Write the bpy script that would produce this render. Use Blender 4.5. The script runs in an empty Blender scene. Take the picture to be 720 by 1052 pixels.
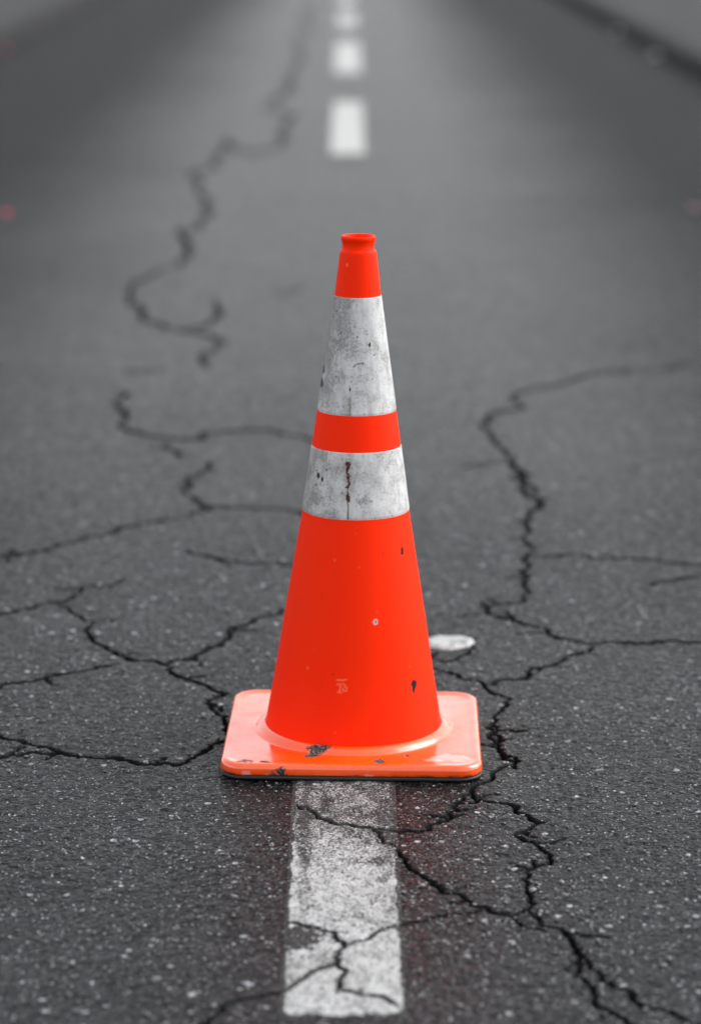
import bpy, bmesh, math, random
import numpy as np

random.seed(7)
rng = np.random.default_rng(11)
scene = bpy.context.scene
col = scene.collection
R = math.radians

# ------------------------------------------------------------------ data
# Cracks of the asphalt, traced as polylines on the road plane: (x, y, width) in metres.
CRACKS = [[[-0.296,28.105,0.1272],[-0.303,23.397,0.1061],[-0.329,20.027,0.091],[-0.342,17.498,0.0797],[-0.356,15.67,0.0715],[-0.428,14.726,0.0672]],
 [[-0.428,14.726,0.0621],[-0.341,14.545,0.0613],[-0.269,14.247,0.0601],[-0.277,13.411,0.0566],[-0.308,12.572,0.0532],[-0.401,12.295,0.052],[-0.507,12.561,0.0531],[-0.561,12.989,0.0549]],
 [[-0.561,12.989,0.0503],[-0.557,12.2,0.0473],[-0.599,11.194,0.0435],[-0.515,10.439,0.0406],[-0.513,9.691,0.0378],[-0.555,9.525,0.0372],[-0.586,9.605,0.0375]],
 [[-0.586,9.605,0.0341],[-0.51,8.849,0.0315],[-0.534,8.62,0.0307]],
 [[-0.534,8.62,0.0245],[-0.587,8.509,0.0242],[-0.635,8.255,0.0235],[-0.633,8.036,0.0229],[-0.569,7.633,0.0218],[-0.506,7.497,0.0214],[-0.445,7.382,0.0211],[-0.372,7.501,0.0215],[-0.355,7.728,0.0221],[-0.379,7.949,0.0227]],
 [[-0.445,7.382,0.0185],[-0.362,7.303,0.0183],[-0.319,7.209,0.0181],[-0.338,7.069,0.0177],[-0.367,6.994,0.0175],[-0.343,6.807,0.0171]],
 [[-0.211,8.011,0.01],[-0.162,8.13,0.0101],[-0.114,8.212,0.0102]],
 [[-0.566,6.759,0.0097],[-0.517,6.746,0.0097],[-0.446,6.776,0.0097]],
 [[-0.544,6.479,0.0116],[-0.511,6.455,0.0116],[-0.523,6.281,0.0113],[-0.487,6.027,0.0109],[-0.434,5.951,0.0107],[-0.374,5.92,0.0107],[-0.312,5.911,0.0107],[-0.303,5.987,0.0108],[-0.226,6.022,0.0109],[-0.15,6.002,0.0108],[-0.075,5.917,0.0107],[-0.007,5.876,0.0106]],
 [[-0.379,5.888,0.0085],[-0.354,5.723,0.0083],[-0.327,5.723,0.0083]],
 [[-0.288,5.684,0.0113],[-0.281,5.625,0.0112],[-0.322,5.491,0.0109],[-0.325,5.408,0.0108],[-0.279,5.268,0.0105],[-0.288,5.191,0.0104],[-0.319,5.149,0.0103]],
 [[-0.278,5.251,0.008],[-0.224,5.243,0.008],[-0.163,5.236,0.008],[-0.087,5.212,0.0079],[-0.015,5.163,0.0079]],
 [[-0.319,5.149,0.0079],[-0.406,5.082,0.0078],[-0.479,4.993,0.0076],[-0.548,4.878,0.0075],[-0.622,4.839,0.0074],[-0.685,4.787,0.0073]],
 [[-0.548,4.878,0.0071],[-0.596,4.833,0.007],[-0.6,4.775,0.007]],
 [[-0.288,4.898,0.0075],[-0.246,4.839,0.0074],[-0.206,4.811,0.0074],[-0.149,4.79,0.0073],[-0.095,4.777,0.0073],[-0.039,4.728,0.0072]],
 [[-0.381,4.674,0.0072],[-0.453,4.618,0.0071],[-0.487,4.519,0.0069],[-0.531,4.461,0.0069],[-0.572,4.435,0.0068],[-0.617,4.403,0.0068]],
 [[-0.485,4.506,0.0082],[-0.418,4.352,0.008],[-0.402,4.275,0.0078],[-0.347,4.18,0.0077],[-0.318,4.158,0.0076],[-0.277,4.137,0.0076],[-0.268,4.159,0.0076],[-0.232,4.198,0.0077],[-0.195,4.25,0.0078],[-0.183,4.302,0.0079],[-0.187,4.356,0.008],[-0.149,4.411,0.0081],[-0.102,4.474,0.0082],[-0.053,4.513,0.0083]],
 [[-0.195,4.25,0.0078],[-0.183,4.302,0.0079],[-0.187,4.356,0.008]],
 [[-0.277,4.137,0.0076],[-0.265,4.121,0.0076],[-0.223,4.041,0.0074],[-0.178,3.985,0.0073],[-0.195,3.915,0.0072],[-0.172,3.852,0.0071],[-0.167,3.801,0.007],[-0.154,3.732,0.0069]],
 [[-0.546,3.985,0.0044],[-0.52,4.006,0.0044],[-0.48,4.037,0.0045],[-0.431,4.08,0.0045],[-0.384,4.124,0.0046],[-0.349,4.141,0.0046]],
 [[-0.521,3.786,0.0049],[-0.49,3.764,0.0049],[-0.452,3.737,0.0048],[-0.409,3.711,0.0048],[-0.385,3.693,0.0048]],
 [[-0.504,3.657,0.0061],[-0.478,3.67,0.0061],[-0.432,3.697,0.0062],[-0.392,3.693,0.0062],[-0.341,3.672,0.0061],[-0.28,3.642,0.0061],[-0.232,3.643,0.0061],[-0.208,3.678,0.0061],[-0.186,3.736,0.0062],[-0.168,3.755,0.0063],[-0.156,3.764,0.0063]],
 [[-0.141,2.745,0.0031],[-0.13,2.8,0.0032],[-0.109,2.822,0.0032],[-0.086,2.83,0.0032],[-0.063,2.849,0.0032],[-0.039,2.891,0.0033],[-0.004,2.934,0.0033],[0.005,2.978,0.0034]],
 [[0.005,2.978,0.0018],[-0.007,3.017,0.0018],[-0.024,3.035,0.0018],[-0.047,3.05,0.0018],[-0.061,3.053,0.0018]],
 [[0.005,2.981,0.0025],[0.033,3.008,0.0025],[0.059,3.039,0.0025],[0.107,3.068,0.0025],[0.139,3.081,0.0025],[0.176,3.094,0.0026],[0.206,3.075,0.0025],[0.222,3.097,0.0026]],
 [[-0.004,2.934,0.0022],[0.005,2.9,0.0022],[-0.004,2.877,0.0022],[0.005,2.844,0.0022],[0.028,2.834,0.0021],[0.047,2.829,0.0021],[0.06,2.805,0.0021]],
 [[-0.061,3.477,0.0023],[-0.027,3.419,0.0023],[0.007,3.4,0.0023],[0.039,3.386,0.0023],[0.053,3.341,0.0022],[0.069,3.305,0.0022]],
 [[0.069,3.305,0.0062],[0.081,3.242,0.0061],[0.111,3.181,0.006],[0.146,3.145,0.0059],[0.155,3.109,0.0058],[0.176,3.094,0.0058]],
 [[0.043,3.382,0.0057],[0.073,3.371,0.0057],[0.112,3.379,0.0057],[0.136,3.413,0.0057],[0.15,3.479,0.0058],[0.174,3.528,0.0059]],
 [[0.107,3.436,0.0038],[0.133,3.432,0.0038],[0.162,3.44,0.0038]],
 [[0.173,3.516,0.006],[0.196,3.488,0.006],[0.229,3.465,0.0059],[0.246,3.43,0.0059],[0.244,3.388,0.0058],[0.223,3.362,0.0058],[0.253,3.307,0.0057],[0.243,3.244,0.0056],[0.222,3.199,0.0055],[0.226,3.152,0.0054],[0.225,3.104,0.0054],[0.239,3.041,0.0053],[0.267,2.999,0.0052],[0.281,2.934,0.0051],[0.3,2.867,0.005],[0.32,2.829,0.0049],[0.354,2.8,0.0049],[0.383,2.766,0.0048],[0.405,2.736,0.0048]],
 [[0.253,3.307,0.0043],[0.262,3.311,0.0043]],
 [[0.206,3.075,0.0046],[0.211,3.041,0.0046],[0.238,3.026,0.0046]],
 [[0.267,2.987,0.0062],[0.271,2.943,0.0061],[0.262,2.891,0.006]],
 [[0.262,2.891,0.0049],[0.278,2.861,0.0049],[0.277,2.823,0.0048],[0.293,2.794,0.0048],[0.307,2.776,0.0047],[0.322,2.74,0.0047]],
 [[0.235,4.531,0.0075],[0.266,4.437,0.0073],[0.305,4.388,0.0072],[0.338,4.353,0.0072],[0.356,4.3,0.0071],[0.409,4.272,0.0071],[0.472,4.273,0.0071],[0.523,4.291,0.0071],[0.579,4.286,0.0071],[0.64,4.275,0.0071]],
 [[0.509,4.279,0.011],[0.533,4.297,0.011]],
 [[0.401,4.254,0.007],[0.347,4.174,0.0069],[0.288,4.113,0.0068],[0.271,4.065,0.0067],[0.226,4.033,0.0067]],
 [[0.119,4.143,0.0061],[0.144,4.122,0.0061],[0.179,4.09,0.006],[0.215,4.043,0.006],[0.228,3.987,0.0059],[0.243,3.972,0.0059],[0.24,3.917,0.0058],[0.209,3.82,0.0057],[0.219,3.751,0.0056],[0.228,3.689,0.0055],[0.246,3.663,0.0054],[0.228,3.641,0.0054],[0.2,3.577,0.0053],[0.174,3.54,0.0053],[0.15,3.487,0.0052]],
 [[0.209,3.82,0.0071],[0.219,3.751,0.0069],[0.228,3.689,0.0068],[0.246,3.663,0.0068]],
 [[0.132,4.171,0.0054],[0.165,4.166,0.0054],[0.191,4.2,0.0054],[0.211,4.251,0.0055]],
 [[0.873,6.883,0.0099],[0.847,6.868,0.0099],[0.779,6.795,0.0098],[0.667,6.792,0.0098],[0.584,6.707,0.0096]],
 [[0.87,6.883,0.0198],[0.844,6.868,0.0197]],
 [[0.584,6.707,0.0132],[0.49,6.571,0.013],[0.4,6.44,0.0127],[0.385,6.256,0.0124],[0.322,6.184,0.0123],[0.306,6.069,0.012],[0.325,5.883,0.0117],[0.353,5.78,0.0115],[0.347,5.679,0.0113],[0.368,5.591,0.0111],[0.372,5.46,0.0109],[0.394,5.317,0.0106],[0.36,5.204,0.0104],[0.349,5.041,0.0101],[0.334,4.865,0.0098],[0.318,4.728,0.0095],[0.318,4.592,0.0092],[0.311,4.552,0.0092],[0.233,4.499,0.0091]],
 [[0.347,5.679,0.0144],[0.368,5.591,0.0142],[0.372,5.46,0.0138],[0.394,5.317,0.0135],[0.36,5.204,0.0132]],
 [[0.248,5.618,0.0081],[0.297,5.658,0.0082],[0.339,5.679,0.0082]],
 [[0.34,4.851,0.0064],[0.425,4.867,0.0064],[0.486,4.853,0.0064],[0.553,4.84,0.0064],[0.629,4.798,0.0063],[0.694,4.785,0.0063]],
 [[0.527,4.656,0.0085],[0.555,4.677,0.0085]],
 [[0.555,4.677,0.0062],[0.618,4.706,0.0062],[0.669,4.728,0.0062]],
 [[0.265,4.481,0.0049],[0.304,4.394,0.0048]]]

# tuning
CRACK_W = 0.55
SUN_AZ_DEG = 75
SUN_EL_DEG = 40
SUN = 0.8
SKY = 0.15
AIR = 1.3
DUST = 2.0
EXPOSURE = 1.05
ASPH_IOR = 1.2
ASPH_R0 = 0.27
ASPH_R1 = 0.42
ROLL_SIGN = 1
APERTURE = 0.036


CONE = (0.0156, 3.7506)          # centre of the cone's base on the road


# ------------------------------------------------------------------ helpers
def tag(o, label=None, cat=None, group=None, kind=None):
    if label: o['label'] = label
    if cat: o['category'] = cat
    if group: o['group'] = group
    if kind: o['kind'] = kind
    return o


def link(name, me, mat=None, parent=None):
    o = bpy.data.objects.new(name, me)
    col.objects.link(o)
    if mat: me.materials.append(mat)
    if parent: o.parent = parent
    return o


def mesh_quads(name, co, quads, smooth=True):
    """A mesh from an (n,3) array of points and an (m,4) array of quads (fast)."""
    me = bpy.data.meshes.new(name)
    n, m = len(co), len(quads)
    me.vertices.add(n)
    me.vertices.foreach_set('co', np.ascontiguousarray(co, dtype=np.float32).ravel())
    me.loops.add(m * 4)
    me.loops.foreach_set('vertex_index', np.ascontiguousarray(quads, dtype=np.int32).ravel())
    me.polygons.add(m)
    me.polygons.foreach_set('loop_start', np.arange(m, dtype=np.int32) * 4)
    me.polygons.foreach_set('loop_total', np.full(m, 4, dtype=np.int32))
    me.polygons.foreach_set('use_smooth', np.full(m, smooth, dtype=bool))
    me.update(calc_edges=True)
    me.validate()
    return me


def attr(me, name, vals):
    a = me.attributes.new(name, 'FLOAT', 'POINT')
    a.data.foreach_set('value', np.ascontiguousarray(vals, dtype=np.float32).ravel())


def sstep(a, b, x):
    t = np.clip((x - a) / (b - a), 0, 1)
    return t * t * (3 - 2 * t)


_lat = rng.random((512, 512))


def vnoise(x, y, seed=0):
    """Smooth value noise in 0..1 on arrays."""
    x = x + seed * 37.17; y = y + seed * 91.73
    xi = np.floor(x).astype(np.int64); yi = np.floor(y).astype(np.int64)
    fx = x - xi; fy = y - yi
    fx = fx * fx * (3 - 2 * fx); fy = fy * fy * (3 - 2 * fy)
    g = lambda i, j: _lat[i % 512, j % 512]
    return ((g(xi, yi) * (1 - fx) + g(xi + 1, yi) * fx) * (1 - fy)
            + (g(xi, yi + 1) * (1 - fx) + g(xi + 1, yi + 1) * fx) * fy)


def fbm(x, y, seed=0, octaves=4):
    s = np.zeros_like(x); a = 0.5; t = 0
    for k in range(octaves):
        s = s + a * vnoise(x, y, seed + k); t += a
        x = x * 2.03; y = y * 2.03; a *= 0.5
    return s / t


class NT:
    """Small wrapper to write node trees."""
    def __init__(self, name):
        self.mat = bpy.data.materials.new(name); self.mat.use_nodes = True
        self.t = self.mat.node_tree; self.t.nodes.clear()
        self.out = self.n('ShaderNodeOutputMaterial')

    def n(self, typ, ins=None, **props):
        nd = self.t.nodes.new(typ)
        for k, v in props.items(): setattr(nd, k, v)
        for k, v in (ins or {}).items(): self.set(nd, k, v)
        return nd

    def set(self, nd, k, v):
        s = nd.inputs[k]
        if isinstance(v, bpy.types.NodeSocket): self.t.links.new(v, s)
        elif isinstance(v, bpy.types.Node): self.t.links.new(v.outputs[0], s)
        else: s.default_value = v

    def math(self, op, a, b=0.0, c=None, clamp=False):
        nd = self.n('ShaderNodeMath', operation=op, use_clamp=clamp)
        self.set(nd, 0, a); self.set(nd, 1, b)
        if c is not None: self.set(nd, 2, c)
        return nd.outputs[0]

    def step(self, x, lo, hi, a=0.0, b=1.0):
        nd = self.n('ShaderNodeMapRange', interpolation_type='SMOOTHSTEP')
        for i, v in enumerate((x, lo, hi, a, b)): self.set(nd, i, v)
        return nd.outputs[0]

    def mix(self, f, a, b, blend='MIX'):
        nd = self.n('ShaderNodeMix', data_type='RGBA', blend_type=blend)
        self.set(nd, 0, f); self.set(nd, 6, a); self.set(nd, 7, b)
        return nd.outputs[2]

    def noise(self, vec, scale, detail=4, rough=0.55):
        nd = self.n('ShaderNodeTexNoise', {'Scale': scale, 'Detail': detail, 'Roughness': rough})
        self.set(nd, 'Vector', vec)
        return nd.outputs[0]

    def vor(self, vec, scale, rnd=1.0, feature='F1'):
        nd = self.n('ShaderNodeTexVoronoi', {'Scale': scale, 'Randomness': rnd}, feature=feature, voronoi_dimensions='2D')
        self.set(nd, 'Vector', vec)
        return nd

    def attr(self, name):
        return self.n('ShaderNodeAttribute', attribute_name=name).outputs['Fac']

    def gray(self, v):
        nd = self.n('ShaderNodeCombineColor')
        for i in range(3): self.set(nd, i, v)
        return nd.outputs[0]

    def bsdf(self, color, rough, ior=1.5, **kw):
        b = self.n('ShaderNodeBsdfPrincipled')
        self.set(b, 'Base Color', color); self.set(b, 'Roughness', rough); self.set(b, 'IOR', ior)
        for k, v in kw.items(): self.set(b, k.replace('_', ' '), v)
        self.t.links.new(b.outputs[0], self.out.inputs[0])
        return b


def rgb(r, g, b): return (r, g, b, 1.0)


# ------------------------------------------------------------------ materials
def asphalt_nodes(N):
    """Colour, roughness and bump height of worn asphalt in road coordinates."""
    P = N.n('ShaderNodeTexCoord').outputs['Object']
    warp = N.n('ShaderNodeVectorMath', operation='ADD')
    nz = N.n('ShaderNodeTexNoise', {'Scale': 90.0, 'Detail': 2.0}); N.set(nz, 'Vector', P)
    sc = N.n('ShaderNodeVectorMath', operation='SCALE'); N.set(sc, 0, nz.outputs[1]); sc.inputs['Scale'].default_value = 0.006
    N.set(warp, 0, P); N.set(warp, 1, sc.outputs[0]); Q = warp.outputs[0]
    v1 = N.vor(Q, 130); v2 = N.vor(Q, 310); v3 = N.vor(Q, 62); v4 = N.vor(P, 185)
    sep = lambda v, i=0: N.n('ShaderNodeSeparateColor', {0: v.outputs['Color']}).outputs[i]
    # individual stones of slightly different greys in a dark binder
    st1 = N.step(sep(v1), 0.0, 1.0, 0.003, 0.030)
    st2 = N.step(sep(v2), 0.0, 1.0, 0.004, 0.036)
    base = N.math('ADD', N.math('MULTIPLY', st1, 0.45), N.math('MULTIPLY', st2, 0.55))
    binder = N.step(v1.outputs['Distance'], 0.34, 0.58, 1.05, 0.35)
    base = N.math('MULTIPLY', base, binder)
    base = N.math('MULTIPLY', base, N.step(N.noise(P, 75, 3, 0.6), 0.34, 0.66, 0.45, 1.35))
    # broad patches of wear and dust
    big = N.noise(P, 1.4, 5, 0.6); mid = N.noise(P, 9.0, 4, 0.6)
    base = N.math('MULTIPLY', base, N.step(big, 0.25, 0.75, 0.74, 1.26))
    base = N.math('MULTIPLY', base, N.step(mid, 0.25, 0.75, 0.78, 1.22))
    # lens vignette painted into the colour: road darkens from mid-lane towards the kerbs
    sx = N.n('ShaderNodeSeparateXYZ', {0: P}); ax = N.math('ABSOLUTE', N.math('ADD', sx.outputs[0], 0.03))
    ax = N.math('ADD', ax, N.math('MULTIPLY', N.math('SUBTRACT', N.noise(P, 0.8, 3, 0.5), 0.5), 0.35))
    base = N.math('MULTIPLY', base, N.step(ax, 0.45, 1.45, 1.0, 0.42))
    # pale stones polished at the surface
    def specks(v, thr, r0, r1):
        on = N.step(sep(v, 1), thr, thr + 0.01)
        rr = N.math('MULTIPLY', N.math('ADD', 0.35, sep(v, 2)), 1.0)
        dd = N.math('DIVIDE', v.outputs['Distance'], rr)
        return N.math('MULTIPLY', on, N.step(dd, r0, r1, 1.0, 0.0))
    s_big = specks(v3, 0.94, 0.17, 0.27)
    s_mid = specks(v4, 0.90, 0.22, 0.36)
    s_fin = specks(v2, 0.90, 0.26, 0.42)
    spk = N.math('MAXIMUM', N.math('MAXIMUM', N.math('MULTIPLY', s_big, 0.85), N.math('MULTIPLY', s_mid, 0.75)), N.math('MULTIPLY', s_fin, 0.6))
    val = N.math('ADD', base, N.math('MULTIPLY', spk, N.step(sep(v4, 0), 0, 1, 0.16, 0.46)))
    # dirt in the cracks, plus painted shade that darkens their walls and lips
    ck = N.attr('soil_shade')
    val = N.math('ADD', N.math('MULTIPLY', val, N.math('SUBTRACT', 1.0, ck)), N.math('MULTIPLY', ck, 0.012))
    tint = N.mix(1.0, N.gray(val), rgb(0.96, 0.975, 1.04), 'MULTIPLY')
    rough = N.math('ADD', N.step(sep(v1, 2), 0, 1, ASPH_R0, ASPH_R1), N.step(ax, 0.35, 1.45, 0.0, 0.20))
    spec = N.math('MULTIPLY', N.step(ax, 0.30, 1.55, 0.37, 0.09), N.math('SUBTRACT', 1.0, N.math('MULTIPLY', N.attr('soil_shade'), 0.85)))
    h = N.math('MULTIPLY', N.step(v1.outputs['Distance'], 0.15, 0.65, 1.0, 0.0), N.step(sep(v1, 2), 0, 1, 0.3, 1.0))
    h2 = N.math('MULTIPLY', N.step(v2.outputs['Distance'], 0.1, 0.65, 1.0, 0.0), N.step(sep(v2, 1), 0, 1, 0.2, 1.0))
    height = N.math('ADD', N.math('MULTIPLY', h, 0.0012), N.math('MULTIPLY', h2, 0.0008))
    height = N.math('ADD', height, N.math('MULTIPLY', spk, 0.0006))
    return P, tint, rough, height, spec


def bump(N, height, dist=1.0, strength=1.0):
    b = N.n('ShaderNodeBump', {'Strength': strength, 'Distance': dist}); N.set(b, 'Height', height)
    return b.outputs[0]


def mat_asphalt():
    N = NT('worn_asphalt')
    P, c, r, h, sp = asphalt_nodes(N)
    N.bsdf(c, r, ASPH_IOR, Normal=bump(N, h), Specular_IOR_Level=sp, Specular_Tint=rgb(0.86, 0.97, 1.0))
    return N.mat


def mat_road_paint(fine=True):
    """White road paint worn through to the stones of the asphalt."""
    N = NT('worn_road_paint')
    P, c, r, h, sp = asphalt_nodes(N)
    wear = N.attr('wear')                                   # 1 = paint gone
    pit_map = N.n('ShaderNodeMapping', {'Scale': (0.75, 1.0, 1.0)}); N.set(pit_map, 0, P)
    grain = N.noise(pit_map.outputs[0], 400, 4, 0.75)
    streak_map = N.n('ShaderNodeMapping', {'Scale': (1.0, 0.55, 1.0)}); N.set(streak_map, 0, P)
    blot = N.noise(streak_map.outputs[0], 60, 5, 0.68)
    worn = N.math('ADD', N.math('MULTIPLY', N.math('ADD', N.math('MULTIPLY', N.math('SUBTRACT', grain, 0.5), 1.25), 0.5), 0.80), N.math('MULTIPLY', blot, 0.30))
    worn = N.math('ADD', worn, N.math('MULTIPLY', wear, 0.52))
    gone = N.step(worn, 0.60, 0.66)
    thin = N.step(worn, 0.50, 0.64)
    dirt = N.noise(P, 34, 5, 0.65)
    paint = N.mix(N.step(dirt, 0.35, 0.75), rgb(0.48, 0.485, 0.485), rgb(0.33, 0.33, 0.33))
    paint = N.mix(N.math('MULTIPLY', thin, 0.45), paint, rgb(0.22, 0.22, 0.22))
    colr = N.mix(gone, paint, c)
    h2 = N.math('ADD', N.math('MULTIPLY', h, N.step(gone, 0, 1, 0.6, 1.0)), N.math('MULTIPLY', gone, -0.0008))
    N.bsdf(colr, N.step(gone, 0, 1, 0.62, 0.7), 1.45, Normal=bump(N, h2))
    return N.mat


def mat_far_paint():
    N = NT('far_road_paint')
    P = N.n('ShaderNodeTexCoord').outputs['Object']
    w = N.noise(P, 22, 8, 0.75)
    c = N.mix(N.step(w, 0.46, 0.66), rgb(0.41, 0.425, 0.41), rgb(0.20, 0.20, 0.195))
    N.bsdf(c, 0.6, 1.45)
    return N.mat


ORANGE = rgb(1.0, 0.024, 0.0003)


def mat_cone():
    N = NT('orange_cone_plastic')
    P = N.n('ShaderNodeTexCoord').outputs['Object']
    st = N.n('ShaderNodeMapping', {'Scale': (1.0, 1.0, 0.18)}); N.set(st, 0, P)
    fade = N.noise(st.outputs[0], 16, 5, 0.6)
    c = N.mix(N.step(fade, 0.3, 0.75, 0.0, 0.6), ORANGE, rgb(1.0, 0.030, 0.0005))
    grime = N.noise(st.outputs[0], 70, 6, 0.7)
    c = N.mix(N.step(N.noise(P, 9, 6, 0.7), 0.5, 0.75, 0.0, 0.22), c, rgb(0.70, 0.035, 0.012))
    c = N.mix(N.step(grime, 0.58, 0.78, 0.0, 0.28), c, rgb(0.45, 0.03, 0.012))
    fine = N.noise(P, 240, 3, 0.6)
    c = N.mix(N.step(fine, 0.70, 0.78, 0.0, 0.30), c, rgb(0.92, 0.16, 0.08))
    c = N.mix(N.attr('pale'), c, rgb(0.95, 0.24, 0.12))
    c = N.mix(N.attr('chip'), c, rgb(0.022, 0.018, 0.018))
    c = N.mix(N.attr('ring'), c, rgb(0.62, 0.50, 0.48))
    rough = N.step(fade, 0.3, 0.7, 0.40, 0.54)
    rough = N.math('ADD', rough, N.math('MULTIPLY', N.attr('chip'), 0.3))
    hh = N.math('ADD', N.math('MULTIPLY', N.attr('chip'), -0.0006), N.math('MULTIPLY', N.noise(P, 120, 3, 0.5), 0.00012))
    N.bsdf(c, rough, 1.45, Normal=bump(N, hh), Specular_IOR_Level=0.10)
    return N.mat


def mat_plate():
    N = NT('glossy_orange_base_plastic')
    P = N.n('ShaderNodeTexCoord').outputs['Object']
    w = N.noise(P, 22, 5, 0.62); f = N.noise(P, 150, 4, 0.65)
    sm = N.noise(P, 7, 3, 0.5)
    c = N.mix(N.step(w, 0.35, 0.75, 0.0, 0.55), rgb(0.96, 0.085, 0.002), rgb(0.95, 0.10, 0.010))
    c = N.mix(N.math('MULTIPLY', N.step(f, 0.58, 0.74), 0.20), c, rgb(0.85, 0.30, 0.22))
    c = N.mix(N.attr('pale'), c, rgb(0.94, 0.42, 0.36))
    c = N.mix(N.attr('mud'), c, rgb(0.50, 0.03, 0.008))
    chipc = N.mix(N.step(N.noise(P, 420, 2, 0.5), 0.50, 0.66), rgb(0.015, 0.013, 0.013), rgb(0.26, 0.22, 0.21))
    c = N.mix(N.attr('chip'), c, chipc)
    rough = N.math('ADD', N.step(w, 0.3, 0.75, 0.08, 0.30), N.math('MULTIPLY', N.attr('chip'), 0.5), clamp=True)
    hh = N.math('ADD', N.math('MULTIPLY', N.attr('chip'), -0.0005),
                N.math('ADD', N.math('MULTIPLY', sm, 0.0016), N.math('MULTIPLY', f, 0.00010)))
    N.bsdf(c, rough, 1.52, Normal=bump(N, hh), Coat_Weight=N.math('MULTIPLY', N.step(w, 0.3, 0.7, 0.85, 0.45), N.math('SUBTRACT', 1.0, N.attr('chip'))), Coat_Roughness=0.08, Coat_IOR=1.75)
    return N.mat


def mat_sleeve():
    N = NT('dirty_reflective_sheeting')
    P = N.n('ShaderNodeTexCoord').outputs['Object']
    st = N.n('ShaderNodeMapping', {'Scale': (1.0, 1.0, 0.22)}); N.set(st, 0, P)
    run = N.noise(st.outputs[0], 85, 6, 0.66)
    cloud = N.noise(P, 38, 6, 0.68)
    fine = N.noise(P, 300, 4, 0.68)
    speck = N.noise(P, 170, 2, 0.5)
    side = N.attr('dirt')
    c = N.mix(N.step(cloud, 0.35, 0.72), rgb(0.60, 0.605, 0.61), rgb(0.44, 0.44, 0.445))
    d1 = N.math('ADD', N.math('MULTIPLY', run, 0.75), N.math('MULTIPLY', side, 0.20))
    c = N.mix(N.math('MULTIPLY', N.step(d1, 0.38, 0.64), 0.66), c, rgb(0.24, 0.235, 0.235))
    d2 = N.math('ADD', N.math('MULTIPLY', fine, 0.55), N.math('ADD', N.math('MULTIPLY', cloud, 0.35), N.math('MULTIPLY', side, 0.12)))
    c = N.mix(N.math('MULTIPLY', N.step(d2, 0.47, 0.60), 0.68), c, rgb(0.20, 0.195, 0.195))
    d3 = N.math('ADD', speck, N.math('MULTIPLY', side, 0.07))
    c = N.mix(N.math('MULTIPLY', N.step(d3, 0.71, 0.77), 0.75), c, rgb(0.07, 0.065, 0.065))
    rust_c = N.mix(N.step(fine, 0.40, 0.60), rgb(0.020, 0.006, 0.006), rgb(0.12, 0.030, 0.024))
    c = N.mix(N.attr('rust'), c, rust_c)
    c = N.mix(N.attr('chip'), c, rgb(0.02, 0.02, 0.022))
    c = N.mix(N.math('MULTIPLY', N.attr('stain'), N.step(fine, 0.35, 0.6, 0.35, 1.0)), c, rgb(0.20, 0.20, 0.20))
    N.bsdf(c, 0.48, 1.45, Normal=bump(N, N.math('MULTIPLY', fine, 0.00018)), Specular_IOR_Level=0.3)
    return N.mat


def mat_plain(name, c, rough, var=0.35, scale=60.0, bumpd=0.0006, spec=0.5):
    N = NT(name)
    P = N.n('ShaderNodeTexCoord').outputs['Object']
    n = N.noise(P, scale, 6, 0.65)
    lo = tuple(x * (1 - var) for x in c[:3]) + (1,); hi = tuple(min(1, x * (1 + var)) for x in c[:3]) + (1,)
    N.bsdf(N.mix(N.step(n, 0.3, 0.7), lo, hi), rough, 1.5, Normal=bump(N, N.math('MULTIPLY', n, bumpd)), Specular_IOR_Level=spec)
    return N.mat


def mat_blob():
    N = NT('white_paint_blob')
    P = N.n('ShaderNodeTexCoord').outputs['Object']
    n = N.noise(P, 60, 5, 0.65); f = N.noise(P, 260, 3, 0.6)
    c = N.mix(N.step(n, 0.44, 0.66), rgb(0.44, 0.44, 0.435), rgb(0.20, 0.20, 0.20))
    c = N.mix(N.step(f, 0.62, 0.74, 0.0, 0.7), c, rgb(0.16, 0.16, 0.16))
    N.bsdf(c, 0.55, 1.45, Normal=bump(N, N.math('MULTIPLY', n, 0.003)))
    return N.mat


M_ASPHALT = mat_asphalt()
M_PAINT = mat_road_paint()
M_FAR = mat_far_paint()
M_CONE = mat_cone()
M_PLATE = mat_plate()
M_SLEEVE = mat_sleeve()
M_RUBBER = mat_plain('black_rubber', rgb(0.012, 0.012, 0.013), 0.55, 0.4, 90, 0.0006)
M_KERB = mat_plain('dark_kerb_concrete', rgb(0.020, 0.020, 0.021), 0.9, 0.35, 9, 0.004, 0.15)
M_PAVE = mat_plain('grey_pavement', rgb(0.034, 0.034, 0.036), 0.9, 0.3, 2.2, 0.004, 0.22)
M_EARTH = mat_plain('dull_verge', rgb(0.06, 0.065, 0.05), 0.9, 0.4, 0.8, 0.02, 0.2)
M_GRIT = mat_plain('grit', rgb(0.16, 0.158, 0.155), 0.7, 0.7, 55, 0.0004)
M_BLOB = mat_blob()
M_PINK = mat_plain('pink_petal', rgb(0.75, 0.03, 0.16), 0.5, 0.25, 90, 0.0004)
M_PALEPINK = mat_plain('faded_pink_petal', rgb(0.30, 0.16, 0.19), 0.6, 0.25, 90, 0.0004)
M_SCRAP = mat_plain('pale_paper', rgb(0.55, 0.55, 0.54), 0.7, 0.2, 60, 0.001)

# ------------------------------------------------------------------ road sheet
XL, XR = -2.40, 2.20                       # kerb faces


def axis_x():
    fine = np.arange(-0.84, 0.94, 0.0016)
    left = -0.84 - np.cumsum(0.0016 * 1.06 ** np.arange(1, 200)); left = left[left > XL]
    right = fine[-1] + np.cumsum(0.0016 * 1.06 ** np.arange(1, 200)); right = right[right < XR]
    return np.concatenate([[XL], left[::-1], fine, right, [XR]])


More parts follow.
